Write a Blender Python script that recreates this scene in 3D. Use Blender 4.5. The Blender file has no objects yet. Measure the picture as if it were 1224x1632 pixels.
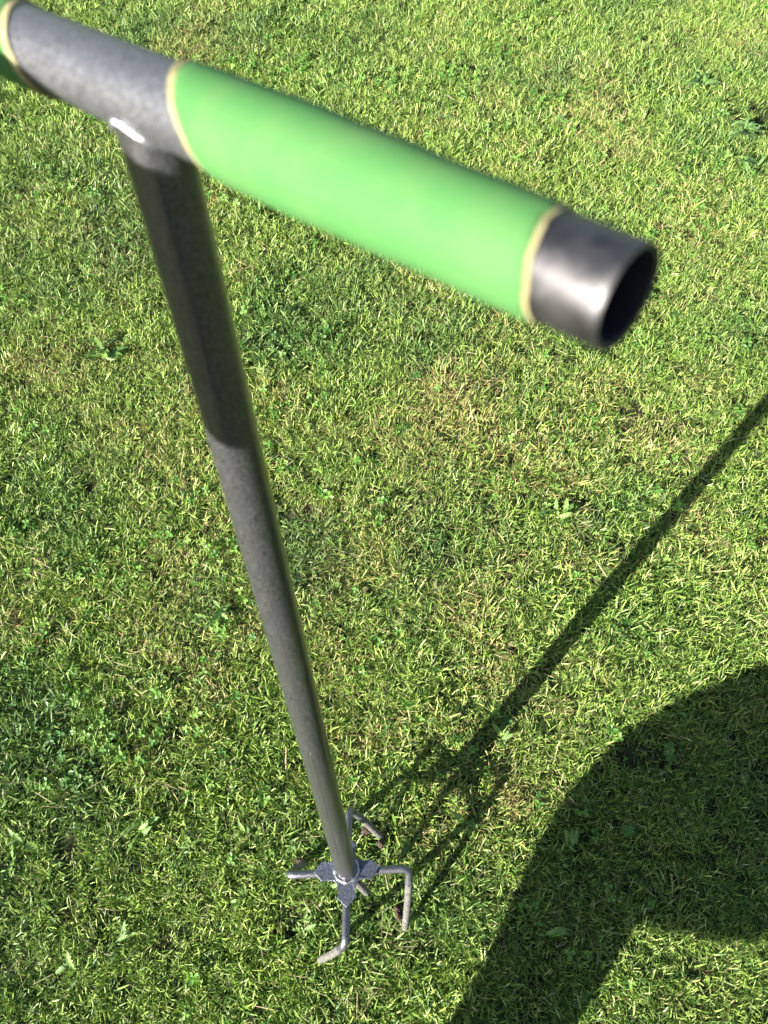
import bpy, bmesh, math, random
import numpy as np
from mathutils import Vector, Matrix

random.seed(7); rng = np.random.default_rng(11)
scene = bpy.context.scene
COL = scene.collection
R = math.radians

# ------------------------------------------------------------------ camera
# world: z up, metres; the tool stands at the origin and leans away from the photographer by LEAN
LEAN = R(-15.0); QT = Matrix.Rotation(LEAN, 3, 'X')
cam = bpy.data.cameras.new("camera"); camo = bpy.data.objects.new("camera", cam); COL.objects.link(camo)
CAM_T = Vector((0.094278, -0.306832, 1.198304))      # camera seen from the tool's own frame
CAM = QT @ CAM_T
cx = QT @ Vector((0.99919134, 0.0, -0.04020785))          # image right
cy = QT @ Vector((-0.02608973, -0.76089801, -0.64834678)) # image down
cz = QT @ Vector((-0.03059407, 0.6488715, -0.7602827))    # view
m = Matrix((cx, -cy, -cz)).transposed().to_4x4(); m.translation = CAM
camo.matrix_world = m
cam.sensor_fit = 'VERTICAL'; cam.sensor_height = 36.0; cam.lens = 36.0 * 1233.0 / 1632.0
cam.clip_start = 0.02; cam.clip_end = 400.0
cam.dof.use_dof = True; cam.dof.focus_distance = 1.45; cam.dof.aperture_fstop = 8.5
scene.camera = camo
FPX = 1233.0
def ray(u, v): return cx * ((u - 612) / FPX) + cy * ((v - 816) / FPX) + cz
def ground(u, v, h=0.0):
    r = ray(u, v); return CAM + r * ((h - CAM.z) / r.z)

# ------------------------------------------------------------------ light
SUN_AZ, SUN_EL = 41.5, 26.0      # azimuth the light travels towards, elevation of the sun
w = bpy.data.worlds.new("World"); scene.world = w; w.use_nodes = True
nt = w.node_tree; bg = nt.nodes['Background']
sky = nt.nodes.new('ShaderNodeTexSky'); sky.sky_type = 'NISHITA'; sky.sun_disc = False
sky.sun_elevation = R(SUN_EL); sky.sun_rotation = R(90 - (SUN_AZ + 180) + 360)
nt.links.new(sky.outputs[0], bg.inputs[0]); bg.inputs[1].default_value = 0.05
sl = bpy.data.lights.new("sun", 'SUN'); sl.energy = 5.0; sl.angle = R(0.53); sl.color = (1.0, 0.96, 0.90)
so = bpy.data.objects.new("sun", sl); COL.objects.link(so)
ldir = Vector((math.cos(R(SUN_AZ)) * math.cos(R(SUN_EL)), math.sin(R(SUN_AZ)) * math.cos(R(SUN_EL)), -math.sin(R(SUN_EL))))
so.rotation_euler = ldir.to_track_quat('-Z', 'Y').to_euler(); so.location = (-3, -3, 4)
vs = scene.view_settings; vs.view_transform = 'Standard'; vs.look = 'None'; vs.gamma = 1; vs.use_curve_mapping = False
vs.exposure = 2.25
scene.render.engine = 'CYCLES'
scene.cycles.max_bounces = 8; scene.cycles.transmission_bounces = 4; scene.cycles.use_denoising = True

# ------------------------------------------------------------------ helpers
def mat(name, base, rough=0.6, metal=0.0, spec=0.5):
    m = bpy.data.materials.new(name); m.use_nodes = True
    b = m.node_tree.nodes['Principled BSDF']
    b.inputs['Base Color'].default_value = (*base, 1); b.inputs['Roughness'].default_value = rough
    b.inputs['Metallic'].default_value = metal; b.inputs['Specular IOR Level'].default_value = spec
    return m, m.node_tree, b
def node(nt, t, **kw):
    n = nt.nodes.new(t)
    for k, v in kw.items():
        if k.startswith('i_'):
            n.inputs[int(k[2:]) if k[2:].isdigit() else k[2:].replace('_', ' ')].default_value = v
        else: setattr(n, k, v)
    return n
def ramp(nt, fac, stops):
    n = nt.nodes.new('ShaderNodeValToRGB'); e = n.color_ramp.elements
    while len(e) < len(stops): e.new(0.5)
    for s, (p, c) in zip(e, stops): s.position = p; s.color = (*c, 1) if len(c) == 3 else c
    nt.links.new(fac, n.inputs[0]); return n.outputs[0]
def mix(nt, fac, a, b, mode='MIX'):
    n = nt.nodes.new('ShaderNodeMix'); n.data_type = 'RGBA'; n.blend_type = mode
    for s, v in ((0, fac), (6, a), (7, b)):
        if isinstance(v, (int, float)): n.inputs[s].default_value = v
        elif isinstance(v, tuple): n.inputs[s].default_value = (*v, 1)
        else: nt.links.new(v, n.inputs[s])
    return n.outputs[2]
def math_n(nt, op, a, b=0.0, clamp=False):
    n = nt.nodes.new('ShaderNodeMath'); n.operation = op; n.use_clamp = clamp
    for s, v in ((0, a), (1, b)):
        if isinstance(v, (int, float)): n.inputs[s].default_value = v
        else: nt.links.new(v, n.inputs[s])
    return n.outputs[0]
def noise(nt, co, scale, detail=3, rough=0.6):
    n = node(nt, 'ShaderNodeTexNoise'); n.inputs['Scale'].default_value = scale
    n.inputs['Detail'].default_value = detail; n.inputs['Roughness'].default_value = rough
    if co is not None: nt.links.new(co, n.inputs['Vector'])
    return n.outputs[0]
def bump(nt, h, b, strength, dist):
    n = node(nt, 'ShaderNodeBump'); n.inputs['Strength'].default_value = strength; n.inputs['Distance'].default_value = dist
    nt.links.new(h, n.inputs['Height']); nt.links.new(n.outputs[0], b.inputs['Normal'])

def link(name, me, m, parent=None, smooth=True):
    o = bpy.data.objects.new(name, me); COL.objects.link(o)
    if m is not None: me.materials.append(m)
    if smooth: me.polygons.foreach_set('use_smooth', [True] * len(me.polygons))
    if parent:
        o.parent = parent
        if parent.type == 'EMPTY': o.location = -parent.location   # meshes are written in world metres
    return o
def link_bm(name, bm, m, parent=None, smooth=True):
    me = bpy.data.meshes.new(name); bmesh.ops.recalc_face_normals(bm, faces=bm.faces); bm.to_mesh(me); bm.free()
    return link(name, me, m, parent, smooth)
def tag(o, label=None, cat=None, group=None, kind=None):
    for k, v in (('label', label), ('category', cat), ('group', group), ('kind', kind)):
        if v: o[k] = v
    return o
def empty(name, loc, label, cat, group=None):
    o = bpy.data.objects.new(name, None); o.empty_display_size = 0.05; COL.objects.link(o); o.location = loc
    return tag(o, label, cat, group)
def sharpen(o, ang=35):
    me = o.data; bm = bmesh.new(); bm.from_mesh(me)
    for e in bm.edges:
        if len(e.link_faces) == 2 and e.calc_face_angle(0) > R(ang): e.smooth = False
    bm.to_mesh(me); bm.free()

def tube(bm, pts, radii, n=20, caps=True, squash=None):
    """sweep a circle along pts (parallel transport frames)"""
    pts = [Vector(p) for p in pts]
    if isinstance(radii, (int, float)): radii = [radii] * len(pts)
    T = [(pts[min(i + 1, len(pts) - 1)] - pts[max(i - 1, 0)]).normalized() for i in range(len(pts))]
    up = Vector((0, 0, 1)) if abs(T[0].z) < 0.9 else Vector((1, 0, 0))
    u = T[0].cross(up).normalized(); rings = []
    for i, p in enumerate(pts):
        u = (u - T[i] * u.dot(T[i])).normalized(); v = T[i].cross(u)
        rings.append([bm.verts.new(p + (u * math.cos(2 * math.pi * k / n) + v * math.sin(2 * math.pi * k / n)) * radii[i]) for k in range(n)])
    for a, b in zip(rings, rings[1:]):
        for k in range(n): bm.faces.new((a[k], a[(k + 1) % n], b[(k + 1) % n], b[k]))
    if caps: bm.faces.new(rings[0][::-1]); bm.faces.new(rings[-1])
    return rings
def lathe(bm, origin, axis, prof, n=64, close=False):
    """prof: list of (distance along axis, radius)"""
    axis = Vector(axis).normalized(); up = Vector((0, 0, 1)) if abs(axis.z) < 0.9 else Vector((1, 0, 0))
    u = axis.cross(up).normalized(); v = axis.cross(u); rings = []
    for t, r in prof:
        rings.append([bm.verts.new(Vector(origin) + axis * t + (u * math.cos(2 * math.pi * k / n) + v * math.sin(2 * math.pi * k / n)) * r) for k in range(n)])
    pairs = list(zip(rings, rings[1:])) + ([(rings[-1], rings[0])] if close else [])
    for a, b in pairs:
        for k in range(n): bm.faces.new((a[k], a[(k + 1) % n], b[(k + 1) % n], b[k]))
    return rings
def bez(p0, p1, p2, n=8):
    p0, p1, p2 = Vector(p0), Vector(p1), Vector(p2)
    return [p0 * (1 - t) ** 2 + p1 * 2 * t * (1 - t) + p2 * t * t for t in [i / n for i in range(n + 1)]]

# ------------------------------------------------------------------ smooth noise for the lawn (numpy)
_tabs = [rng.random((256, 256)) for _ in range(6)]
def vnoise(x, y, s, k=0):
    X = np.asarray(x) * s + 97.3 * (k + 1); Y = np.asarray(y) * s + 41.7 * (k + 1)
    xi = np.floor(X).astype(int); yi = np.floor(Y).astype(int); fx = X - xi; fy = Y - yi
    fx = fx * fx * (3 - 2 * fx); fy = fy * fy * (3 - 2 * fy); t = _tabs[k % 6]
    g = lambda a, b: t[a % 256, b % 256]
    return (g(xi, yi) * (1 - fx) + g(xi + 1, yi) * fx) * (1 - fy) + (g(xi, yi + 1) * (1 - fx) + g(xi + 1, yi + 1) * fx) * fy
SOIL = -0.020
def hgt(x, y):
    return SOIL + (vnoise(x, y, 5, 3) - 0.5) * 0.012 + (vnoise(x, y, 17, 4) - 0.5) * 0.006

# ------------------------------------------------------------------ ground sheet
def make_ground():
    n = 340; s = np.linspace(-1, 1, n); c = np.sinh(s * 4.2) / math.sinh(4.2) * 80
    X, Y = np.meshgrid(c, c + 1.5, indexing='ij'); Z = hgt(X, Y)
    co = np.stack([X, Y, Z], -1).reshape(-1, 3)
    i = np.arange(n * n).reshape(n, n)
    f = np.stack([i[:-1, :-1], i[1:, :-1], i[1:, 1:], i[:-1, 1:]], -1).reshape(-1, 4)
    me = bpy.data.meshes.new('ground'); me.from_pydata(co.tolist(), [], f.tolist())
    m, nt, b = mat('soil and thatch', (0.06, 0.05, 0.03), 0.95, 0, 0.1)
    g = node(nt, 'ShaderNodeNewGeometry').outputs['Position']
    soil = ramp(nt, noise(nt, g, 90, 5), [(0.3, (0.014, 0.012, 0.007)), (0.55, (0.028, 0.026, 0.013)), (0.75, (0.085, 0.068, 0.040))])
    green = ramp(nt, noise(nt, g, 260, 4), [(0.3, (0.012, 0.020, 0.006)), (0.5, (0.028, 0.045, 0.011)), (0.7, (0.06, 0.085, 0.022))])
    near = mix(nt, ramp(nt, noise(nt, g, 22, 3), [(0.4, (0, 0, 0)), (0.6, (1, 1, 1))]), soil, green)
    # past the modelled blades the sheet itself is turf coloured
    ln = node(nt, 'ShaderNodeVectorMath', operation='LENGTH'); nt.links.new(g, ln.inputs[0])
    mr = node(nt, 'ShaderNodeMapRange'); nt.links.new(ln.outputs['Value'], mr.inputs[0])
    mr.inputs[1].default_value = 4.5; mr.inputs[2].default_value = 6.5
    far = ramp(nt, noise(nt, g, 6, 5), [(0.3, (0.07, 0.11, 0.02)), (0.7, (0.15, 0.2, 0.045))])
    nt.links.new(mix(nt, mr.outputs[0], near, far), b.inputs['Base Color'])
    bump(nt, noise(nt, g, 160, 5), b, 0.7, 0.006)
    return tag(link('ground', me, m), kind='structure')
make_ground()

# ------------------------------------------------------------------ grass
def grass_mat(name, stops, dry, dark, trans=0.15, rough=0.5):
    m, nt, b = mat(name, (0.1, 0.17, 0.03), rough, 0, 0.3)
    at = node(nt, 'ShaderNodeAttribute', attribute_name='blade'); sep = node(nt, 'ShaderNodeSeparateColor'); nt.links.new(at.outputs['Color'], sep.inputs[0])
    inst = node(nt, 'ShaderNodeObjectInfo').outputs['Random']
    ti = node(nt, 'ShaderNodeAttribute', attribute_name='tint', attribute_type='INSTANCER')
    tsep = node(nt, 'ShaderNodeSeparateColor'); nt.links.new(ti.outputs['Color'], tsep.inputs[0])
    r = math_n(nt, 'FRACT', math_n(nt, 'ADD', sep.outputs[0], math_n(nt, 'MULTIPLY', inst, 0.73)))
    col = ramp(nt, r, stops)
    # dry blades: chance rises with the patch's dryness
    r2 = math_n(nt, 'FRACT', math_n(nt, 'ADD', sep.outputs[2], math_n(nt, 'MULTIPLY', inst, 3.3)))
    isdry = math_n(nt, 'MULTIPLY', math_n(nt, 'SUBTRACT', tsep.outputs[0], r2), 6.0, True)
    drycol = ramp(nt, r, [(0.0, dry[0]), (0.5, dry[1]), (1.0, dry[2])])
    col = mix(nt, isdry, col, drycol)
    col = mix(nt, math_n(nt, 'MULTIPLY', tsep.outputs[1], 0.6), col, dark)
    # paler, straw coloured at the foot and at the mown tip
    tipf = ramp(nt, sep.outputs[1], [(0.0, (1, 1, 1)), (0.28, (0, 0, 0)), (0.9, (0, 0, 0)), (1.0, (0.5, 0.5, 0.5))])
    col = mix(nt, math_n(nt, 'MULTIPLY', tipf, 0.6), col, (0.26, 0.23, 0.10))
    nt.links.new(col, b.inputs['Base Color'])
    tr = node(nt, 'ShaderNodeBsdfTranslucent'); bright = mix(nt, 1.0, col, (1.25, 1.25, 0.7), 'MULTIPLY'); nt.links.new(bright, tr.inputs[0])
    ms = node(nt, 'ShaderNodeMixShader'); ms.inputs[0].default_value = trans
    nt.links.new(b.outputs[0], ms.inputs[1]); nt.links.new(tr.outputs[0], ms.inputs[2])
    nt.links.new(ms.outputs[0], nt.nodes['Material Output'].inputs[0])
    return m
STOPS = [(0.0, (0.018, 0.050, 0.008)), (0.25, (0.062, 0.140, 0.020)), (0.5, (0.163, 0.265, 0.038)), (0.75, (0.255, 0.365, 0.062)), (0.92, (0.35, 0.45, 0.11)), (1.0, (0.48, 0.52, 0.23))]
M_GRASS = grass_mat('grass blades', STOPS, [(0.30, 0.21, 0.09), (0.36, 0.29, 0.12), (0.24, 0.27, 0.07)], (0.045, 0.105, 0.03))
M_STRAW = grass_mat('dry clippings', [(0.0, (0.16, 0.10, 0.05)), (0.4, (0.30, 0.23, 0.12)), (0.8, (0.42, 0.36, 0.20)), (1.0, (0.22, 0.24, 0.08))], [(0.2, 0.12, 0.06)] * 3, (0.1, 0.09, 0.04), 0.2, 0.6)
M_CLOVER = grass_mat('clover leaves', [(0.0, (0.05, 0.13, 0.025)), (0.5, (0.10, 0.22, 0.035)), (1.0, (0.19, 0.32, 0.06))], [(0.2, 0.22, 0.05)] * 3, (0.03, 0.08, 0.02), 0.35, 0.45)

def blades_mesh(name, specs, m):
    """specs: list of dict(base, az, length, width, lean, curl, roll)"""
    V, F, C = [], [], []
    for s in specs:
        b = Vector(s['base']); az = s['az']; L = s['len']; W = s['w']; nseg = s.get('seg', 3)
        d = Vector((math.cos(az), math.sin(az), 0)); side0 = Vector((-math.sin(az), math.cos(az), 0))
        p = b.copy(); ang = s['lean']; i0 = len(V); tw = s.get('roll', 0)
        rb = random.random(); rc = random.random(); blunt = s.get('blunt', 0.45)
        for k in range(nseg + 1):
            t = k / nseg; dirv = d * math.sin(ang) + Vector((0, 0, 1)) * math.cos(ang); nrm = d * math.cos(ang) - Vector((0, 0, 1)) * math.sin(ang)
            a = tw + s.get('twist', 0) * t; side = side0 * math.cos(a) + nrm * math.sin(a)
            ww = W * (0.75 + 0.5 * t if t < 0.5 else 1.0 - (t - 0.5) * 2 * (1 - blunt)) * 0.5
            V.append(p - side * ww); V.append(p + side * ww); C += [(rb, t, rc, 1)] * 2
            if k: F.append((i0 + 2 * k - 2, i0 + 2 * k - 1, i0 + 2 * k + 1, i0 + 2 * k))
            p = p + dirv * (L / nseg); ang += s['curl'] / nseg
            if p.z < 0.001: p.z = 0.001; ang = min(ang, math.pi / 2)
    me = bpy.data.meshes.new(name); me.from_pydata([tuple(v) for v in V], [], F)
    ca = me.color_attributes.new('blade', 'FLOAT_COLOR', 'POINT'); ca.data.foreach_set('color', np.array(C, dtype=np.float32).ravel())
    me.polygons.foreach_set('use_smooth', [True] * len(F)); me.materials.append(m)
    return me
def tuft(i, kind):
    sp = []
    n = {'fine': 24, 'coarse': 15, 'low': 22, 'straw': 4}[kind]
    common = random.uniform(0, 6.28)
    for _ in range(n):
        r = 0.013 * math.sqrt(random.random()) * (1.3 if kind != 'coarse' else 0.9); a = random.uniform(0, 6.28)
        az = a + random.gauss(0, 1.0) if kind == 'coarse' else random.uniform(0, 6.28)
        if random.random() < 0.35: az = common + random.gauss(0, 0.4)
        base = (r * math.cos(a), r * math.sin(a), 0)
        if kind == 'fine': d = dict(len=random.uniform(.012, .025), w=random.uniform(.0009, .0016), lean=abs(random.gauss(0.45, .35)), curl=random.uniform(-.1, 1.4))
        elif kind == 'coarse': d = dict(len=random.uniform(.015, .032), w=random.uniform(.0014, .0025), lean=abs(random.gauss(0.75, .35)), curl=random.uniform(0, 1.2))
        elif kind == 'low': d = dict(len=random.uniform(.006, .014), w=random.uniform(.0009, .0016), lean=abs(random.gauss(0.7, .45)), curl=random.uniform(-.3, 1.0))
        else:
            d = dict(len=random.uniform(.010, .035), w=random.uniform(.0005, .0012), lean=random.uniform(1.35, 1.62), curl=random.uniform(-.4, .4), blunt=0.9)
            base = (base[0], base[1], random.uniform(0.003, 0.017))
        sp.append(dict(base=base, az=az, roll=random.gauss(0, .5), twist=random.gauss(0, .8), blunt=random.choice((.12, .3, .7)) if kind != 'straw' else .9, **{k: v for k, v in d.items() if k != 'blunt'}))
    return blades_mesh(f'tuft_{kind}_{i}', sp, M_STRAW if kind == 'straw' else M_GRASS)
def clover(i):
    V, F, C = [], [], []
    for _ in range(random.choice((1, 2, 3))):
        o = Vector((random.uniform(-.009, .009), random.uniform(-.009, .009), random.uniform(.014, .023))); a0 = random.uniform(0, 6.28)
        tilt = Matrix.Rotation(random.gauss(0, .3), 3, 'X') @ Matrix.Rotation(random.gauss(0, .3), 3, 'Y'); rb = random.random(); S = random.uniform(.0045, .0085)
        i0 = len(V); b = Vector((o.x * .4, o.y * .4, 0)); V += [b + Vector((-.0004, 0, 0)), b + Vector((.0004, 0, 0)), o + Vector((.0004, 0, 0)), o - Vector((.0004, 0, 0))]
        F.append((i0, i0 + 1, i0 + 2, i0 + 3)); C += [(rb, .5, .99, 1)] * 4
        for k in range(3):
            a = a0 + k * 2.094; Rm = tilt @ Matrix.Rotation(a, 3, 'Z')
            out = [(0, 0, 0), (.45, -.38, .10), (.85, -.40, .14), (1.05, -.18, .08), (.96, 0, -.02), (1.05, .18, .08), (.85, .40, .14), (.45, .38, .10)]
            i0 = len(V)
            for p in out: V.append(o + Rm @ (Vector(p) * S)); C.append((rb, .5, .99, 1))
            c = len(V); V.append(o + Rm @ (Vector((.6, 0, -.06)) * S)); C.append((rb, .5, .99, 1))
            for q in range(8): F.append((i0 + q, i0 + (q + 1) % 8, c))
    me = bpy.data.meshes.new(f'clover_{i}'); me.from_pydata([tuple(v) for v in V], [], F)
    ca = me.color_attributes.new('blade', 'FLOAT_COLOR', 'POINT'); ca.data.foreach_set('color', np.array(C, dtype=np.float32).ravel())
    me.materials.append(M_CLOVER); return me

def scatter(name, pts, rot, scl, idx, tint, meshes, kind_material):
    """one 'stuff' object: its vertices carry instances of the tufts (geometry nodes)"""
    lib = bpy.data.collections.new(name + '_tufts')
    for k, me in enumerate(meshes):
        lib.objects.link(bpy.data.objects.new(f'{name}_tuft_{k:02d}', me))
    me = bpy.data.meshes.new(name); me.vertices.add(len(pts)); me.vertices.foreach_set('co', np.asarray(pts, np.float32).ravel())
    for an, ty, data in (('rot', 'FLOAT_VECTOR', rot), ('scl', 'FLOAT_VECTOR', scl), ('tint', 'FLOAT_COLOR', tint)):
        a = me.attributes.new(an, ty, 'POINT'); a.data.foreach_set('color' if ty == 'FLOAT_COLOR' else 'vector', np.asarray(data, np.float32).ravel())
    a = me.attributes.new('idx', 'INT', 'POINT'); a.data.foreach_set('value', np.asarray(idx, np.int32))
    o = link(name, me, kind_material, smooth=False); tag(o, kind='stuff')
    g = bpy.data.node_groups.new(name + '_nodes', 'GeometryNodeTree')
    g.interface.new_socket('Geometry', in_out='INPUT', socket_type='NodeSocketGeometry'); g.interface.new_socket('Geometry', in_out='OUTPUT', socket_type='NodeSocketGeometry')
    gi = g.nodes.new('NodeGroupInput'); go = g.nodes.new('NodeGroupOutput'); ip = g.nodes.new('GeometryNodeInstanceOnPoints'); ci = g.nodes.new('GeometryNodeCollectionInfo')
    ci.inputs['Collection'].default_value = lib; ci.inputs['Separate Children'].default_value = True; ci.inputs['Reset Children'].default_value = True
    def named(n, ty):
        q = g.nodes.new('GeometryNodeInputNamedAttribute'); q.data_type = ty; q.inputs[0].default_value = n; return q.outputs[0]
    g.links.new(gi.outputs[0], ip.inputs['Points']); g.links.new(ci.outputs[0], ip.inputs['Instance']); ip.inputs['Pick Instance'].default_value = True
    g.links.new(named('idx', 'INT'), ip.inputs['Instance Index']); g.links.new(named('rot', 'FLOAT_VECTOR'), ip.inputs['Rotation']); g.links.new(named('scl', 'FLOAT_VECTOR'), ip.inputs['Scale'])
    g.links.new(ip.outputs[0], go.inputs[0])
    md = o.modifiers.new('scatter', 'NODES'); md.node_group = g
    return o

# where the lawn is thin, dry or dark, read off the photograph (pixel, radius m, dry, dark, thin)
SPOTS = [((820, 1278), .022, 1.0, 0, .5), ((720, 640), .10, .75, 0, .3), ((690, 690), .06, .6, 0, .3), ((810, 690), .05, .5, 0, .3), ((1060, 690), .07, .6, 0, .2), ((330, 1085), .05, .6, 0, .3),
         ((230, 1205), .05, .6, 0, .3), ((270, 1050), .04, .4, 0, .1), ((60, 1200), .085, -.3, .95, 0), ((30, 1130), .07, -.3, .9, 0), ((130, 1290), .05, -.2, .7, .1), ((440, 1492), .016, 0, .3, 1), ((165, 1465), .016, .1, .3, .8),
         ((25, 1535), .022, .3, .2, .6), ((1215, 178), .11, .2, .1, 1), ((1150, 215), .16, -.4, .7, 0), ((635, 1450), .016, .2, 0, .9), ((588, 1318), .02, .2, 0, .95), ((596, 1340), .015, .3, 0, .8), ((700, 880), .05, -.3, .8, 0),
         ((480, 860), .06, -.3, .6, 0), ((330, 960), .05, -.1, .7, .3), ((1000, 810), .08, -.2, .5, 0), ((120, 830), .1, -.2, .6, 0), ((50, 760), .12, -.2, .5, 0), ((920, 520), .1, -.2, .5, 0), ((1180, 520), .12, -.2, .6, 0),
         ((140, 575), .10, .35, 0, .3), ((60, 570), .1, .6, 0, .1), ((940, 350), .09, -.1, .5, .3), ((1010, 440), .07, -.2, .7, .2), ((610, 130), .2, .12, 0, 0), ((1000, 40), .5, .08, 0, 0), ((1130, 820), .06, .4, 0, .3),
         ((90, 1370), .05, .1, 0, .2), ((110, 1440), .04, .15, 0, .3), ((740, 970), .05, .4, 0, .2), ((1010, 1000), .05, -.2, .5, 0), ((880, 1120), .04, .3, 0, .1), ((950, 1060), .05, .4, 0, .2), ((560, 1200), .03, .6, 0, .3), ((600, 1170), .03, .5, 0, .4)]
far = lambda px: min(1.0, (ground(*px) - CAM).dot(cz) * (.26 + .000457 * px[1]))
SPOTS = [((ground(*p).x, ground(*p).y), r * far(p), a * (.55 if a > 0 else 1), b, c * (1 if c > .75 else .5)) for p, r, a, b, c in SPOTS]
def fields(x, y):
    dry = 0.04 + 0.5 * np.clip(vnoise(x, y, 3.2, 0) * .45 + vnoise(x, y, 11, 1) * .35 + vnoise(x, y, 30, 2) * .2 - .46, 0, 1) * 2.2
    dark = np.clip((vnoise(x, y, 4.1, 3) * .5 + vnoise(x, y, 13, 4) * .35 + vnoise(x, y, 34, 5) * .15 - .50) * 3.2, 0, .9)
    thin = np.clip((vnoise(x, y, 27, 5) * .6 + vnoise(x, y, 61, 0) * .4 - .66) * 5, 0, .8)
    thin = thin * .75 + np.clip((vnoise(x, y, 52, 2) - .66) * 3, 0, .5)
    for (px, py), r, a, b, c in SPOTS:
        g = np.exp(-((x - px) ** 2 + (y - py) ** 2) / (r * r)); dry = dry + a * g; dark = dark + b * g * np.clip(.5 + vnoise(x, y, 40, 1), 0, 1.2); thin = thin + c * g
    return np.clip(dry, 0, 1), np.clip(dark, 0, 1), np.clip(thin, 0, 1)
def in_view(x, y, margin):
    return (y > -0.50) & (y < 2.35 + margin) & (np.abs(x - 0.04) < 0.56 + 0.235 * (y + .16) + margin)
def sample(n, x0, x1, y0, y1, keep):
    x = rng.uniform(x0, x1, n); y = rng.uniform(y0, y1, n); k = keep(x, y); return x[k], y[k]

kinds = ['fine'] * 8 + ['coarse'] * 6 + ['low'] * 6 + ['straw'] * 5
tufts = [tuft(i, k) for i, k in enumerate(kinds)]
def lawn(name, dens, box, keep, size=1.0):
    x0, x1, y0, y1 = box; n = int(dens * (x1 - x0) * (y1 - y0)); x, y = sample(n, *box, keep)
    dry, dark, thin = fields(x, y); k = rng.random(len(x)) > thin * .88; x, y, dry, dark, thin = (a[k] for a in (x, y, dry, dark, thin)); n = len(x)
    coarse_p = np.clip(.15 + dark * .6 + (vnoise(x, y, 7, 2) - .5) * .5, .03, .9) 
    u = rng.random(n); straw_p = .05 + dry * .12; low_p = .28
    idx = np.where(u < straw_p, rng.integers(20, 25, n), np.where(u < straw_p + low_p, rng.integers(14, 20, n), np.where(u < straw_p + low_p + (1 - straw_p - low_p) * coarse_p, rng.integers(8, 14, n), rng.integers(0, 8, n))))
    rot = np.stack([rng.normal(0, .16, n), rng.normal(0, .16, n), rng.uniform(0, 6.283, n)], 1)
    s = size * rng.uniform(.68, 1.12, n) * (1 - .25 * thin) * (.82 + .36 * vnoise(x, y, 6, 4)); scl = np.stack([s, s, s * rng.uniform(.8, 1.1, n)], 1)
    z = hgt(x, y); return scatter(name, np.stack([x, y, z], 1), rot, scl, idx, np.stack([dry, dark, thin, np.ones(n)], 1), tufts, M_GRASS)
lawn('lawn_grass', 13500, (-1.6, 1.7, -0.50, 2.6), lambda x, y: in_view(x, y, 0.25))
lawn('surrounding_grass', 900, (-5, 5, -3.5, 6.5), lambda x, y: ~in_view(x, y, 0.25) & (rng.random(len(x)) < np.clip(1.5 - np.hypot(x, y - 1) / 4, .35, 1)), 1.6)
def clovers():
    x, y = sample(9000, -1.6, 1.7, -.5, 2.6, lambda x, y: in_view(x, y, 0.1) & (rng.random(len(x)) < np.clip((vnoise(x, y, 3.5, 1) * .5 + vnoise(x, y, 9, 5) * .5 - .47) * 4, .03, 1)))
    n = len(x); dry, dark, _ = fields(x, y); s = rng.uniform(.7, 1.25, n)
    scatter('clover_patches', np.stack([x, y, hgt(x, y)], 1), np.stack([rng.normal(0, .2, n), rng.normal(0, .2, n), rng.uniform(0, 6.28, n)], 1), np.stack([s, s, s], 1), rng.integers(0, 10, n), np.stack([dry * 0, dark, dry, dry], 1), [clover(i) for i in range(10)], M_CLOVER)
clovers()

# ------------------------------------------------------------------ broad-leaved weeds
def weed_mat(name, c0, c1):
    m, nt, b = mat(name, c0, .42, 0, .45)
    tc = node(nt, 'ShaderNodeTexCoord').outputs['Object']; inst = node(nt, 'ShaderNodeObjectInfo').outputs['Random']
    f = math_n(nt, 'ADD', math_n(nt, 'MULTIPLY', noise(nt, tc, 140, 4), .6), math_n(nt, 'MULTIPLY', inst, .45))
    col = ramp(nt, f, [(.25, c0), (.75, c1)]); at = node(nt, 'ShaderNodeAttribute', attribute_name='rib')
    col = mix(nt, math_n(nt, 'MULTIPLY', at.outputs['Fac'], .3), col, (.38, .42, .2)); nt.links.new(col, b.inputs['Base Color'])
    bump(nt, noise(nt, tc, 420, 3), b, .5, .0008)
    tr = node(nt, 'ShaderNodeBsdfTranslucent'); nt.links.new(mix(nt, 1.0, col, (1.3, 1.3, .6), 'MULTIPLY'), tr.inputs[0])
    ms = node(nt, 'ShaderNodeMixShader'); ms.inputs[0].default_value = .35; nt.links.new(b.outputs[0], ms.inputs[1]); nt.links.new(tr.outputs[0], ms.inputs[2]); nt.links.new(ms.outputs[0], nt.nodes['Material Output'].inputs[0])
    return m
M_DAND = weed_mat('dandelion leaf', (.065, .16, .025), (.18, .29, .055)); M_PLANT = weed_mat('plantain leaf', (.055, .14, .03), (.15, .26, .07))
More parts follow.
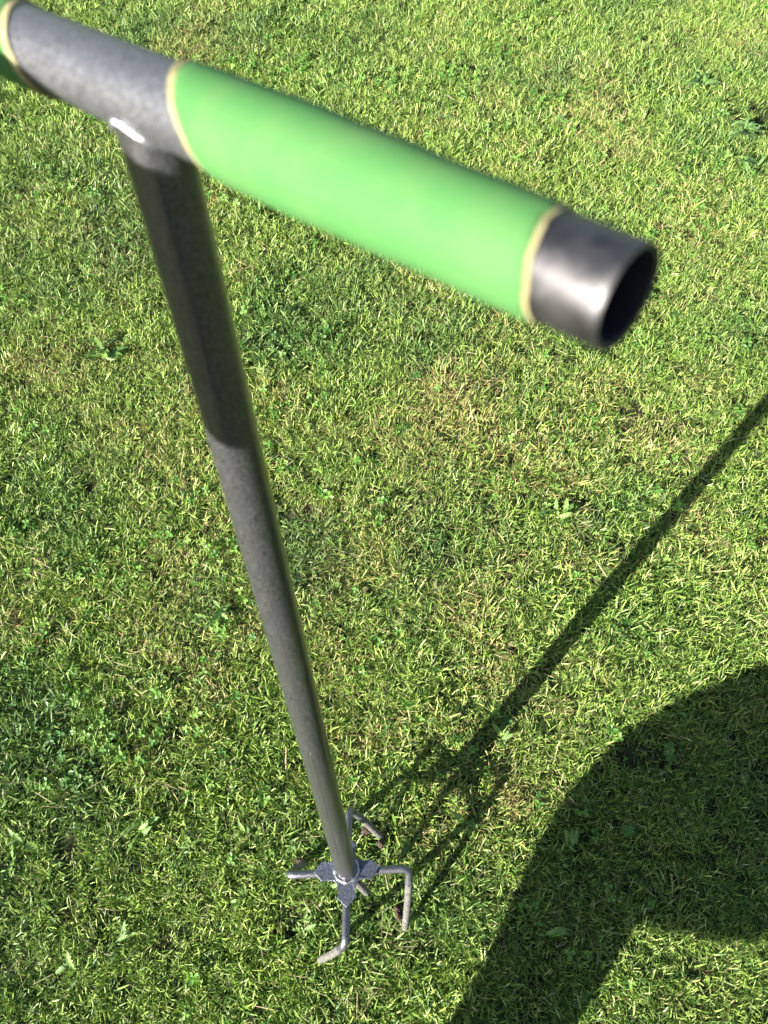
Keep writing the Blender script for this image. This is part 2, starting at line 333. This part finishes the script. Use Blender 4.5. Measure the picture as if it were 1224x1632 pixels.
def leaf_mesh(kind, seed):
    """a curved leaf along +x, unit length; toothed for dandelion, oval for plantain"""
    rr = random.Random(seed); n = 15; V, F, rib = [], [], []
    arch = rr.uniform(.15, .5); bend = rr.uniform(-.35, .35)
    for k in range(n + 1):
        t = k / n
        if kind == 'dandelion':
            w = .045 + .13 * math.sin(math.pi * min(1, t * .93 + .05)) ** 1.3 * (0.35 + .9 * t); tooth = (k % 3) / 2.0
            w *= (.78 + .42 * tooth) if .15 < t < .86 else 1.1; back = -.05 * tooth * (t < .86)
            if t > .93: w *= .45
        else: w = .03 + .12 * math.sin(math.pi * max(0, (t - .16)) / .84) ** .8 if t > .16 else .035; back = 0
        if k == n: w = .006
        z = arch * (t - 1.25 * t * t) ; y = bend * t * t; wav = .03 * math.sin(k * 2.1 + seed)
        for j, u in enumerate((-1, -.5, 0, .5, 1)):
            V.append((t + back * abs(u), y + u * w * (1 + .1 * rr.uniform(-1, 1)), z + .28 * w * abs(u) + wav * u)); rib.append(1.0 if j == 2 else 0.0)
    for k in range(n):
        for j in range(4): a = k * 5 + j; F.append((a, a + 1, a + 6, a + 5))
    me = bpy.data.meshes.new(f'{kind}_leaf'); me.from_pydata(V, [], F); at = me.attributes.new('rib', 'FLOAT', 'POINT'); at.data.foreach_set('value', rib)
    me.materials.append(M_DAND if kind == 'dandelion' else M_PLANT); me.polygons.foreach_set('use_smooth', [True] * len(F)); return me
LEAVES = {k: [leaf_mesh(k, s) for s in range(5)] for k in ('dandelion', 'plantain')}
WS = dict(dandelion=.85, plantain=.70)
def weed(kind, px, nleaf, L, label, seed, az0=None, spread=6.28, up=.20):
    rr = random.Random(seed); L *= far(px); g = ground(*px, 0.0); z = float(hgt(g.x, g.y))
    nleaf = int(nleaf * 1.3); root = empty(f'{kind}_plant' if kind == 'dandelion' else 'plantain_plant', (g.x, g.y, z + .004), label, 'weed', 'broad-leaved weeds growing in the lawn')
    for i in range(nleaf):
        o = bpy.data.objects.new('leaf', rr.choice(LEAVES[kind])); COL.objects.link(o); o.parent = root
        a = rr.uniform(0, 6.28); l = L * WS[kind] * rr.uniform(.45, 1.1)
        o.scale = (l, l * rr.uniform(.85, 1.2), l); o.rotation_euler = (rr.gauss(0, .4), -up - rr.uniform(-.1, .5), a)
        k = L * .30 * rr.random(); b2 = rr.uniform(0, 6.28); o.location = (k * math.cos(b2), k * math.sin(b2), rr.uniform(.003, .011))
WEEDS = [('dandelion', (165, 562), 11, .070, 'leafy rosette left of the shaft, beside bare twiggy soil in the upper lawn', 1),
         ('dandelion', (345, 975), 8, .048, 'small toothed weed close to the left edge of the lower shaft', 2),
         ('dandelion', (222, 1318), 9, .042, 'pale dandelion rosette among dark gaps, left of and above the claw', 3),
         ('dandelion', (300, 1350), 5, .030, 'little weed with rounded leaves between two pale rosettes, left of the claw', 4),
         ('dandelion', (390, 1330), 6, .030, 'yellow-green dandelion beside a dry tuft, nearest the claw on its left', 5),
         ('dandelion', (25, 1345), 6, .042, 'bright weed with long leaves cut by the left edge of the picture', 6),
         ('dandelion', (190, 1500), 6, .038, 'weed right of the dark hole near the lower left corner', 7),
         ('dandelion', (120, 1545), 5, .036, 'broad pale leaves flat in the grass, lowest of the weeds on the left', 8),
         ('plantain', (1120, 130), 13, .095, 'large dark green rosette of long leaves in the upper right lawn', 9),
         ('plantain', (1190, 205), 18, .110, 'grey-green clump of long leaves beside bare soil at the right edge', 10),
         ('plantain', (1200, 265), 10, .085, 'lower clump of long leaves at the right edge, below the bare soil', 11),
         ('dandelion', (900, 820), 8, .055, 'green rosette midway between the shaft and its shadow', 12),
         ('dandelion', (745, 1310), 6, .036, 'weed leaves lying in the narrow shadow right of the claw', 13),
         ('dandelion', (655, 1345), 6, .026, 'small light weed between the claw and its shadow', 14),
         ('dandelion', (480, 1475), 5, .030, 'weed with two pale leaves left of the front tine', 15),
         ('dandelion', (770, 850), 4, .032, 'tiny round-leaved weed alone in the centre of the lawn', 16),
         ('dandelion', (915, 1355), 5, .040, 'weed with one broad leaf just inside the big shadow', 17),
         ('dandelion', (800, 1180), 5, .034, 'pale weed between the shaft shadow and the big shadow', 18),
         ('plantain', (525, 1410), 4, .030, 'smooth long leaves beneath the left arm of the claw plate', 19),
         ('dandelion', (385, 1430), 5, .024, 'cluster of small round leaves left of the claw, level with its plate', 20),
         ('dandelion', (870, 1490), 4, .034, 'dim weed deep in the big shadow, near its left edge', 21)]
for wd in WEEDS: weed(*wd[:5], seed=wd[5])

# ------------------------------------------------------------------ metals and grips
def hammer(name, c0, c1, scale, rough, metal=.85, bumpy=.25, wear=0.0):
    m, nt, b = mat(name, c0, rough, metal, .5); tc = node(nt, 'ShaderNodeTexCoord').outputs['Object']
    n1 = noise(nt, tc, scale, 2, .7); n2 = noise(nt, tc, scale * .13, 4)
    col = ramp(nt, n1, [(.34, c0), (.66, c1)]); col = mix(nt, math_n(nt, 'MULTIPLY', n2, .5), col, tuple(x * .75 for x in c0))
    nt.links.new(col, b.inputs['Base Color'])
    rr = node(nt, 'ShaderNodeMapRange'); nt.links.new(n1, rr.inputs[0]); rr.inputs[1].default_value = .3; rr.inputs[2].default_value = .7; rr.inputs[3].default_value = rough * .9; rr.inputs[4].default_value = rough * 1.12; nt.links.new(rr.outputs[0], b.inputs['Roughness'])
    bump(nt, n1, b, bumpy, .0006); return m, nt, b
M_TUBE, _, _ = hammer('hammered grey enamel', (.010, .010, .0105), (.085, .085, .087), 650, .38, .25, .6)
tb = _; tb.inputs['Coat Weight'].default_value = .6; tb.inputs['Coat Roughness'].default_value = .12
M_BAR, _, _ = hammer('hammered grey enamel on the bar', (.0941, .0941, .1015), (.2389, .2389, .2498), 620, .45, .75, .3)
M_PLATE, _, _ = hammer('speckled enamel plate', (.0333, .0367, .0466), (.2664, .2886, .3441), 800, .42, .6, .7)
M_BARE, bnt, bb = hammer('bare steel tube end', (.060, .058, .058), (.125, .12, .117), 110, .47, .92, .02)
M_WELD, _, _ = hammer('shiny weld bead', (.24, .24, .25), (.5, .5, .52), 500, .36, .85, .8)
# tines: enamel above, earth-stained below
M_TINE, nt, b = hammer('enamelled tine, earth-stained lower leg', (.062, .062, .0671), (.279, .279, .2945), 850, .36, .7, .6)
g = node(nt, 'ShaderNodeTexCoord').outputs['Object']; sp = node(nt, 'ShaderNodeSeparateXYZ'); nt.links.new(g, sp.inputs[0])
dn = noise(nt, g, 110, 4); lvl = math_n(nt, 'ADD', sp.outputs[2], math_n(nt, 'MULTIPLY', dn, .05))
dm = ramp(nt, math_n(nt, 'MULTIPLY', lvl, 10.0), [(.92, (1, 1, 1)), (1.12, (0, 0, 0))])
old = b.inputs['Base Color'].links[0].from_socket
mud = ramp(nt, noise(nt, g, 330, 5), [(.3, (.036, .033, .027)), (.5, (.085, .080, .068)), (.72, (.155, .148, .132))])
nt.links.new(mix(nt, dm, old, mud), b.inputs['Base Color'])
mm = node(nt, 'ShaderNodeMapRange'); nt.links.new(dm, mm.inputs[0]); mm.inputs[3].default_value = .75; mm.inputs[4].default_value = .05; nt.links.new(mm.outputs[0], b.inputs['Metallic'])
mm = node(nt, 'ShaderNodeMapRange'); nt.links.new(dm, mm.inputs[0]); mm.inputs[3].default_value = .36; mm.inputs[4].default_value = .85; nt.links.new(mm.outputs[0], b.inputs['Roughness'])
M_FOAM, nt, b = mat('green foam grip', (.07, .52, .07), .78, 0, .22); tc = node(nt, 'ShaderNodeTexCoord').outputs['Object']
nt.links.new(mix(nt, ramp(nt, noise(nt, tc, 42, 6), [(.42, (0, 0, 0)), (.75, (.6, .6, .6))]), (.044, .138, .036), (.080, .146, .048)), b.inputs['Base Color'])
bump(nt, noise(nt, tc, 1200, 2), b, .25, .0004)
M_RIM, nt, b = mat('cream cut foam edge', (.62, .55, .30), .8, 0, .2); tc = node(nt, 'ShaderNodeTexCoord').outputs['Object']
nt.links.new(ramp(nt, noise(nt, tc, 160, 4), [(.3, (.16, .14, .062)), (.7, (.27, .245, .125))]), b.inputs['Base Color'])

# ------------------------------------------------------------------ the garden claw
TZ = 1.0832; TOP = Vector((0, 0, TZ)); H = Vector((0.731765, -0.681557, 0)).normalized(); RB = 0.0140
claw = empty('garden_claw', (0, 0, 0), 'tall grey steel garden claw with green grips, its four bent tines standing on the lawn', 'garden claw'); claw.rotation_euler = (LEAN, 0, 0)
bm = bmesh.new(); n = 40
prof = [(0, .0138), (.02, .0138)] + [(k * .05, .0138) for k in range(1, 19)]
prof = [(0.0, RB)] + [(k * .05, RB) for k in range(1, 19)] + [(TZ - .1 - .006, RB)]
ax = TOP - Vector((0, 0, .1)); lathe(bm, (0, 0, .1), ax, prof, 56)
link_bm('shaft', bm, M_TUBE, claw)
# long weld seam line down the shaft
# handle bar: hollow tube with a real wall
bm = bmesh.new(); e = .2060; ri = .0124
RO = .0149
o_ = [(-e, RB - .0004), (-e + .0005, RB)] + [(-e + .0005 + (2 * e - .001) * k / 24, RB) for k in range(1, 24)] + [(e - .0005, RB), (e, RB - .0004), (e, ri + .0003), (e - .0004, ri)] + [(e - .001 - (2 * e - .002) * k / 8, ri) for k in range(9)] + [(-e, ri + .0003)]
lathe(bm, TOP, H, o_, 72, close=True); bar = link_bm('handle_bar', bm, M_BAR, claw); sharpen(bar, 40)
M_BORE_SHADE, _, _ = mat('painted shade inside the tube', (.010, .010, .011), .8, .2); bar.data.materials.append(M_BORE_SHADE)  # near-black colour on the bore paints in the shade inside the hollow tube
for f in bar.data.polygons:
    c = f.center - TOP; c = c - H * c.dot(H)
    if c.length < .0126 and f.normal.dot(c) < 0: f.material_index = 1
bm = bmesh.new(); sa = R(-93); sd = Vector((math.cos(sa), math.sin(sa), 0)); tube(bm, [sd * (RB - .0002) + Vector((0, 0, .105)) + ax * (k / 24) * .42 for k in range(25)], .00045, 8); link_bm('seam', bm, M_TUBE, claw)
SLANT = .82
def slant(bm, a, b_):
    """the inner ends of both grips are cut at a slant"""
    vd = (CAM_T - TOP).normalized(); nn_ = H.cross(vd).normalized()
    if nn_.z > 0: nn_ = -nn_
    for v in bm.verts:
        t = (v.co - TOP).dot(H); q_ = v.co - TOP - H * t; an = math.atan2(q_.z, q_.dot(H.cross(Vector((0, 0, 1))))); v.co += H * (.00035 * math.sin(3 * an + 40 * round(t, 2)) + .0002 * math.sin(8 * an) + .0001 * math.sin(17 * an)); f = max(0, 1 - (t - a) / .04) if b_ > 0 else max(0, 1 - (b_ - t) / .04)
        if b_ > 0: f += .20 * max(0, 1 - (b_ - t) / .03)
        v.co += H * (SLANT * min(f, 1) * (v.co - TOP - H * t).dot(nn_))
# the bare steel sleeve showing beyond the right grip
def ring(name, a, b_, r0, r1, m, parent, wob=0, ch=.0004):
    bm = bmesh.new(); rg = lathe(bm, TOP, H, [(a, r0), (a, r1 - ch), (a + ch, r1)] + [(a + ch + (b_ - a - 2 * ch) * k / 10, r1) for k in range(1, 10)] + [(b_ - ch, r1), (b_, r1 - ch), (b_, r0)], 72, close=True)
    if wob:
        for vtx in bm.verts:
            t = (vtx.co - TOP).dot(H); c = vtx.co - TOP - H * t
            ang = math.atan2(c.z, c.dot(H.cross(Vector((0, 0, 1)))))
            k = 1 if abs(t - a) < .004 or abs(t - b_) < .004 else 0
            vtx.co += H * (wob * k * (math.sin(2 * ang + a * 50) + .6 * math.sin(5 * ang + 1)))
    o = link_bm(name, bm, m, parent); sharpen(o, 50); return o
ring('bar_sleeve', -.186, .1785, RB + .00005, RO, M_BAR, claw)
ring('bare_end', .1800, .2064, RB + .00005, RB + .0003, M_BARE, claw)
for (a, b_) in ((.0365, .1845), (-.188, -.0715)):
    ca, cb = (.0036, .0020) if b_ > 0 else (.0024, .0062)
    FR = lambda t: RO + .0016 + .0009 * math.sin(math.pi * min(1, t * 1.25 + .1)) - (.0010 * t if b_ > 0 else 0) + .00012 * math.sin(23 * t)
    bm = bmesh.new(); pr = [(a + ca, RO - .0008), (a + ca, FR(0) - .0007), (a + ca + .0008, FR(0))]
    for k in range(1, 30): pr.append((a + ca + (b_ - a - ca - cb) * k / 30, FR(k / 30)))
    pr += [(b_ - cb - .0008, FR(1)), (b_ - cb, FR(1) - .0006), (b_ - cb, RO - .0008)]
    gp = link_bm('grip', (lathe(bm, TOP, H, pr, 72, close=True), slant(bm, a, b_), bm)[2], M_FOAM, claw); sharpen(gp, 50)
    for a0, a1, rr0 in ((a, a + ca, FR(0) - .0004), (b_ - cb, b_, FR(1) - .0004)):
        bm = bmesh.new(); lathe(bm, TOP, H, [(a0, RB + .0005), (a0, rr0 - .0006), (a0 + .0005, rr0), ((a0 + a1) / 2, rr0 + .0001), (a1, rr0 - .0001), (a1, RB + .0005)], 72, close=True)
        slant(bm, a, b_); o = link_bm('grip_rim', bm, M_RIM, gp); sharpen(o, 60)
# welds
def weld(name, centre, axis, R0, rad, n, amp, shape=None):
    bm = bmesh.new(); axis = Vector(axis).normalized(); u = axis.cross(Vector((1, 0, 0)) if abs(axis.x) < .9 else Vector((0, 1, 0))).normalized(); v = axis.cross(u); pts = []; rad_l = []
    for k in range(n):
        a = 2 * math.pi * k / n; d = u * math.cos(a) + v * math.sin(a); p = Vector(centre) + d * R0
        if shape: p += axis * shape(d)
        pts.append(p); rad_l.append(rad * (1 + amp * (math.sin(k * .9) * .5 + random.uniform(-.3, .3))))
    rings = []
    for k in range(n):
        p = pts[k]; t = (pts[(k + 1) % n] - pts[k - 1]).normalized(); s = (p - Vector(centre)).normalized(); s = (s - t * s.dot(t)).normalized(); q = t.cross(s)
        rings.append([bm.verts.new(p + (s * math.cos(2 * math.pi * j / 10) + q * math.sin(2 * math.pi * j / 10)) * rad_l[k]) for j in range(10)])
    for k in range(n):
        A, B = rings[k], rings[(k + 1) % n]
        for j in range(10): bm.faces.new((A[j], A[(j + 1) % 10], B[(j + 1) % 10], B[j]))
    return link_bm(name, bm, M_WELD, claw)
weld('weld_bead', (0, 0, .1038), (0, 0, 1), .0152, .0026, 60, .35)
def saddle(d):
    s = abs(d.dot(H.cross(Vector((0, 0, 1))))) * RB; return -math.sqrt(max(.0149 ** 2 - s * s, 0))
weld('weld_bead', TOP, (0, 0, 1), .0143, .0018, 60, .4, saddle)
# star plate
bm = bmesh.new(); out = []
for q in range(4):
    a = q * math.pi / 2 + R(2); c, s = math.cos(a), math.sin(a)
    w0 = .0122; tipx = .0438 if q != 3 else .0455; k = [1, 1.03, .97, 1][q]
    arm = [(.0205, -w0), (.0265, -w0 * .90), (.0335, -w0 * 1.05 * k), (tipx, 0 if q != 0 else .003), (.0335, w0 * 1.05 * k), (.0265, w0 * .90), (.0205, w0)]
    pts = [(x * c - y * s, x * s + y * c) for x, y in arm]; out += pts
    a2 = a + math.pi / 4
    for t in (-9, 0, 9): # concave curve between arms
        rr = .0206 + .0006 * (t != 0); out.append((rr * math.cos(a2 + R(t)), rr * math.sin(a2 + R(t))))
top_ = [bm.verts.new((x, y, .1030 + (.0006 if x * x + y * y < .0009 else 0))) for x, y in out]; bot = [bm.verts.new((x, y, .1000)) for x, y in out]
ct = bm.verts.new((0, 0, .1038)); cb = bm.verts.new((0, 0, .1)); N = len(out)
for k in range(N):
    bm.faces.new((top_[k], top_[(k + 1) % N], ct)); bm.faces.new((bot[(k + 1) % N], bot[k], cb)); bm.faces.new((top_[(k + 1) % N], top_[k], bot[k], bot[(k + 1) % N]))
pl = link_bm('claw_plate', bm, M_PLATE, claw); sharpen(pl, 30)
bv = pl.modifiers.new('bevel', 'BEVEL'); bv.width = .0006; bv.segments = 2; bv.limit_method = 'ANGLE'; bv.angle_limit = R(40)
# tines: radial arm, tight bend, lower leg sweeping clockwise down to the turf
RT = .0053
TIPS = [(.0749, -.0470, -.009), (.0445, .0710, .003), (-.0711, .0390, .001), (-.0427, -.0846, -.010)]  # right, far, left, near
ELB = [(.0840, .004), (.0005, .0858), (-.0800, -.003), (.0010, -.0872)]
for q in range(4):
    ex, ey = ELB[q]; el = Vector((ex, ey, .0945)); tip = Vector(TIPS[q]); u = Vector((ex, ey, 0)).normalized(); st = u * .016 + Vector((0, 0, .0945))
    dl = (tip - el).normalized(); bend = bez(el - u * .013, el, el + dl * .013, 8)
    mid = (el + tip) * .5 + u * .0012; low = bez(bend[-1], mid + (mid - (bend[-1] + tip) * .5), tip, 14)[1:]
    pts = [st, st.lerp(bend[0], .5)] + bend + low; nn = len(pts)
    rad = [RT] * nn
    for j in range(len(low)):
        t = j / (len(low) - 1); rad[nn - len(low) + j] = RT * (1 + .05 * math.sin(j * 2.3 + q)) * (1 - .10 * t)
    rad[-1] *= .86; bm = bmesh.new(); tube(bm, pts, rad, 20); o = link_bm('tine', bm, M_TINE, claw); sharpen(o, 60)
bm = bmesh.new(); tube(bm, [(.004, -.002, .0995), (.010, -.004, .07), (.017, -.006, .045), (.022, -.0075, .026)], [.0058, .0058, .0056, .0054], 20)
sk = link_bm('centre_spike', bm, M_TINE, claw); sharpen(sk, 60)

# ------------------------------------------------------------------ clods of earth thrown up by the tines
M_SOIL, nt, b = mat('crumbly reddish earth', (.10, .06, .04), .95, 0, .1); tc = node(nt, 'ShaderNodeTexCoord').outputs['Object']
nt.links.new(ramp(nt, noise(nt, tc, 380, 4), [(.3, (.022, .015, .011)), (.55, (.065, .045, .033)), (.75, (.14, .11, .09))]), b.inputs['Base Color']); bump(nt, noise(nt, tc, 700, 4), b, .8, .001)
def clod(px, sx, sy, sz, label, az):
    g = ground(*px, .002); bm = bmesh.new(); bmesh.ops.create_icosphere(bm, subdivisions=4, radius=1)
    from mathutils import noise as mn
    for v in bm.verts:
        k = 1 + .28 * mn.noise(v.co * 2.3) + .22 * mn.noise(v.co * 6) + .12 * mn.noise(v.co * 13); v.co *= k
        v.co = Vector((v.co.x * sx, v.co.y * sy, v.co.z * sz))
    o = link_bm('soil_clod', bm, M_SOIL); o.location = (g.x, g.y, -.007); o.rotation_euler.z = az
    return tag(o, label, 'clod of earth', 'clods of earth around the tines')
clod((634, 1455), .005, .011, .008, 'crumbly red-brown clod of earth lying against the right tine', .2)
clod((584, 1322), .009, .007, .005, 'dark lump of earth behind the shaft, under the far tine', 1)
clod((607, 1345), .006, .005, .005, 'small broken crumb of earth at the tip of the far tine', 2)
clod((478, 1372), .009, .006, .006, 'brown lump of earth at the foot of the left tine', 2.6)

# ------------------------------------------------------------------ the photographer, just outside the frame (casts the large shadow)
def skin_obj(name, nodes, edges, m, parent, sub=2, root=0):
    """nodes: {key: (xyz, (rx, ry))}"""
    keys = list(nodes); me = bpy.data.meshes.new(name); me.from_pydata([nodes[k][0] for k in keys], [(keys.index(a), keys.index(b)) for a, b in edges], [])
    o = link(name, me, m, parent, smooth=False); md = o.modifiers.new('skin', 'SKIN'); md.use_smooth_shade = True
    for v, k in zip(me.skin_vertices[0].data, keys): r = nodes[k][1]; v.radius = r if isinstance(r, tuple) else (r, r)
    me.skin_vertices[0].data[root].use_root = True
    s = o.modifiers.new('subdivision', 'SUBSURF'); s.levels = s.render_levels = sub; return o
M_SKIN, nt, b = mat('skin', (.50, .30, .21), .5); b.inputs['Subsurface Weight'].default_value = .08; b.inputs['Subsurface Radius'].default_value = (.01, .004, .002)
def cloth(name, c, sc=900):
    m, nt, b = mat(name, c, .9, 0, .15); tc = node(nt, 'ShaderNodeTexCoord').outputs['Object']
    nt.links.new(mix(nt, noise(nt, tc, sc, 3), c, tuple(x * .6 for x in c)), b.inputs['Base Color']); bump(nt, noise(nt, tc, 14, 4), b, .5, .03); return m
M_JACKET = cloth('navy cotton jacket', (.03, .045, .09)); M_TROUSER = cloth('dark grey trousers', (.06, .06, .065)); M_SHOE = cloth('brown leather boot', (.09, .05, .03), 200); M_HAIR = cloth('brown hair', (.06, .035, .02), 400)
person = empty('person', (-.10, -.65, 0), 'person crouching behind the camera in navy jacket and grey trousers, photographing the garden claw', 'person')
TOPW = QT @ TOP; HW = QT @ H; GC = TOPW - HW * .183       # where the left hand holds the bar
PH = CAM - cz * .012      # the phone's back plane centre line
J = dict(pelvis=((-.12, -.70, .64), (.140, .115)), belly=((-.11, -.66, .75), (.130, .105)), spine=((-.095, -.60, .86), (.125, .105)), chest=((-.07, -.50, 1.00), (.135, .11)), neckb=((-.035, -.42, 1.12), (.06, .06)),
         neck=((-.015, -.385, 1.175), (.05, .05)), head0=((.0, -.355, 1.235), (.068, .075)), head1=((.02, -.32, 1.31), (.076, .09)), head2=((.02, -.33, 1.38), (.06, .07)),
         ls=((-.21, -.37, 1.11), .06), le=((-.272, -.03, 1.145), .044), lw=((-.215, .285, 1.066), .027),
         rs=((.12, -.42, 1.10), .06), re=((.30, -.28, .94), .044), rw=((.205, -.093, 1.097), .029),
         lh=((-.235, -.65, .585), .098), lk=((-.221, -.430, .396), .060), la=((-.142, -.511, .085), .038),
         rh=((-.01, -.72, .60), .085), rk=((.165, -.62, .22), .058), ra=((.15, -.97, .12), .036))
BE = [('pelvis', 'belly'), ('belly', 'spine'), ('spine', 'chest'), ('chest', 'neckb'), ('neckb', 'neck'), ('neck', 'head0'), ('head0', 'head1'), ('head1', 'head2'), ('chest', 'ls'), ('ls', 'le'), ('le', 'lw'), ('chest', 'rs'), ('rs', 're'), ('re', 'rw'),
      ('pelvis', 'lh'), ('lh', 'lk'), ('lk', 'la'), ('pelvis', 'rh'), ('rh', 'rk'), ('rk', 'ra')]
skin_obj('body', {k: (v[0], tuple(x * (.70 if k in ('lh', 'rh', 'lk', 'rk', 'pelvis', 'belly') else .82 if k in ('spine', 'chest', 'ls', 'rs') else .93) for x in (v[1] if isinstance(v[1], tuple) else (v[1], v[1])))) for k, v in J.items()}, BE, M_SKIN, person)
jk = {k: (J[k][0], tuple(x + .014 for x in (J[k][1] if isinstance(J[k][1], tuple) else (J[k][1],) * 2))) for k in ('pelvis', 'belly', 'spine', 'chest', 'neckb', 'ls', 'le', 'lw', 'rs', 're', 'rw')}
jk['neckb'] = ((-.035, -.42, 1.125), (.066, .066)); jk['ls'] = (J['ls'][0], .075); jk['le'] = (J['le'][0], .076); jk['lw'] = (Vector(J['lw'][0]).lerp(Vector(J['le'][0]), .1), .046)
skin_obj('jacket', jk, [e for e in BE if e[0] in jk and e[1] in jk], M_JACKET, person)
tj = {k: (J[k][0], tuple(x + .012 for x in (J[k][1] if isinstance(J[k][1], tuple) else (J[k][1],) * 2))) for k in ('pelvis', 'lh', 'lk', 'la', 'rh', 'rk', 'ra')}
tj['waist'] = ((-.112, -.67, .74), (.148, .120)); tj['pelvis'] = ((-.12, -.70, .64), (.152, .126)); tj['lk'] = (J['lk'][0], .102); tj['calf'] = ((-.156, -.488, .270), .068); tj['rk'] = (J['rk'][0], .072); tj['lh'] = ((-.232, -.655, .580), .140)
tj['la'] = ((-.142, -.511, .10), .064); tj['ra'] = ((.151, -.93, .13), .05)
skin_obj('trousers', tj, [('waist', 'pelvis'), ('lk', 'calf'), ('calf', 'la')] + [e for e in BE if e[0] in tj and e[1] in tj and e != ('lk', 'la')], M_TROUSER, person)
def boot(x, y, z, lift):
    skin_obj('boot', dict(a=((x, y, z + .03), .046), h=((x, y - .04 + lift * .02, z - .05 + lift * .03), (.038, .036)), m=((x, y + .06 - lift * .06, z - .065 - lift * .02), (.043, .030)), t=((x + .003, y + .15 - lift * .08, z - .078 - lift * .035), (.039, .021))), [('a', 'h'), ('h', 'm'), ('m', 't')], M_SHOE, person)
boot(-.142, -.515, .085, 0); boot(.151, -.95, .12, 1)
# face, ears, hair
hc = Vector((.02, -.32, 1.31)); fw = Vector((.12, .80, -.60)).normalized(); rt = fw.cross(Vector((0, 0, 1))).normalized(); upv = rt.cross(fw)
def blob(name, c, rx, ry, rz, m, parent=person, cut=None):
    bm = bmesh.new(); bmesh.ops.create_icosphere(bm, subdivisions=4, radius=1)
    if cut: bmesh.ops.delete(bm, geom=[v for v in bm.verts if cut(v.co)], context='VERTS')
    for v in bm.verts: v.co = c + rt * v.co.x * rx + fw * v.co.y * ry + upv * v.co.z * rz
    return link_bm(name, bm, m, parent)
blob('hair', hc + upv * .03 - fw * .008, .094, .108, .105, M_HAIR, cut=lambda c: (c.y > .25 and c.z < .55) or c.z < -.55)
M_EYE, _, _ = mat('eye', (.7, .7, .7), .1); M_LIP, _, _ = mat('lips', (.45, .16, .13), .45)
for s in (-1, 1):
    blob('eye', hc + fw * .079 + rt * s * .031 + upv * .006, .013, .010, .009, M_EYE); blob('ear', hc + rt * s * .080 - upv * .006, .012, .022, .032, M_SKIN)
skin_obj('nose', dict(a=(tuple(hc + fw * .083 + upv * .006), .008), b=(tuple(hc + fw * .104 - upv * .027), .013), c=(tuple(hc + fw * .084 - upv * .034), .012)), [('a', 'b'), ('b', 'c')], M_SKIN, person, 2)
blob('mouth', hc + fw * .080 - upv * .055, .024, .010, .007, M_LIP)
def hand(name, wrist, knuck, chains, thumb, sw=.027):
    """palm fanning from the wrist to four knuckles, each finger a bent tapered chain"""
    N = {'w': (tuple(wrist), (sw, .02)), 'p': (tuple(Vector(wrist).lerp(sum((Vector(k) for k in knuck), Vector()) / 4, .45)), (.030, .017))}; E = [('w', 'p')]
    for i, (k, ch) in enumerate(zip(knuck, chains)):
        N[f'k{i}'] = (tuple(k), .0105); E.append(('p', f'k{i}')); prev = f'k{i}'
        for j, c in enumerate(ch): N[f'f{i}{j}'] = (tuple(c), .0092 - .0007 * j); E.append((prev, f'f{i}{j}')); prev = f'f{i}{j}'
    prev = 'p'
    for j, c in enumerate(thumb): N[f't{j}'] = (tuple(c), .0125 - .0012 * j); E.append((prev, f't{j}')); prev = f't{j}'
    return skin_obj(name, N, E, M_SKIN, person, 2)
wr = Vector(J['lw'][0]); e1 = (wr - GC); e1 = (e1 - HW * e1.dot(HW)).normalized(); e2 = HW.cross(e1).normalized(); e2 = e2 if e2.z > 0 else -e2
rr_ = RB + .0105; P = lambda off, ang, r=rr_: GC + HW * off + (e1 * math.cos(R(ang)) + e2 * math.sin(R(ang))) * r
offs = [.030, .010, -.010, -.029]
hand('hand', wr.lerp(GC, .12), [P(o, 45, RB + .020) for o in offs], [[P(o, 100), P(o, 160), P(o, 215), P(o, 250 - 8 * abs(i - 1))] for i, o in enumerate(offs)], [P(.034, -25, RB + .016), P(.036, -75), P(.030, -120)])
# ------------------------------------------------------------------ phone in the right hand
M_GLASS, _, b = mat('black glass', (.01, .01, .012), .08); M_CASE, _, _ = mat('graphite phone case', (.03, .03, .035), .35, .5)
phone = empty('smartphone', tuple(PH), 'black smartphone held up behind the grip, its camera lens facing the lawn', 'smartphone')
def slab(name, x0, x1, y0, y1, z0, z1, rad, m, parent):
    """rounded slab in the phone's frame: x image right, y image down, z away from the scene"""
    bm = bmesh.new(); pts = []
    for (px, py, a0) in ((x1 - rad, y1 - rad, 0), (x0 + rad, y1 - rad, 90), (x0 + rad, y0 + rad, 180), (x1 - rad, y0 + rad, 270)):
        for k in range(7): a = R(a0 + 15 * k); pts.append((px + rad * math.cos(a), py + rad * math.sin(a)))
    tr = lambda x, y, z: PH + cx * x + cy * y - cz * z
    A = [bm.verts.new(tr(x, y, z0)) for x, y in pts]; B = [bm.verts.new(tr(x, y, z1)) for x, y in pts]
    bm.faces.new(A); bm.faces.new(B[::-1])
    for k in range(len(pts)): bm.faces.new((A[k], B[k], B[(k + 1) % len(pts)], A[(k + 1) % len(pts)]))
    o = link_bm(name, bm, m, parent, smooth=False); bv = o.modifiers.new('bevel', 'BEVEL'); bv.width = .001; bv.segments = 2; bv.limit_method = 'ANGLE'; return o
slab('case', -.056, .015, -.013, .131, 0, .008, .010, M_CASE, phone)
slab('screen', -.054, .013, -.011, .129, .0082, .0088, .009, M_GLASS, phone)
slab('camera_bump', -.006, .006, -.006, .018, -.0012, .001, .0055, M_GLASS, phone)
q = lambda x, y, z: PH + cx * x + cy * y - cz * z
hand('hand', Vector(J['rw'][0]), [q(.024, .060 + .018 * i, .017) for i in range(4)], [[q(.021, .058 + .018 * i, -.006), q(-.002, .060 + .018 * i, -.0115), q(-.020, .062 + .018 * i, -.0115)] for i in range(4)], [q(.022, .105, .022), q(.006, .085, .021), q(-.008, .068, .019)])
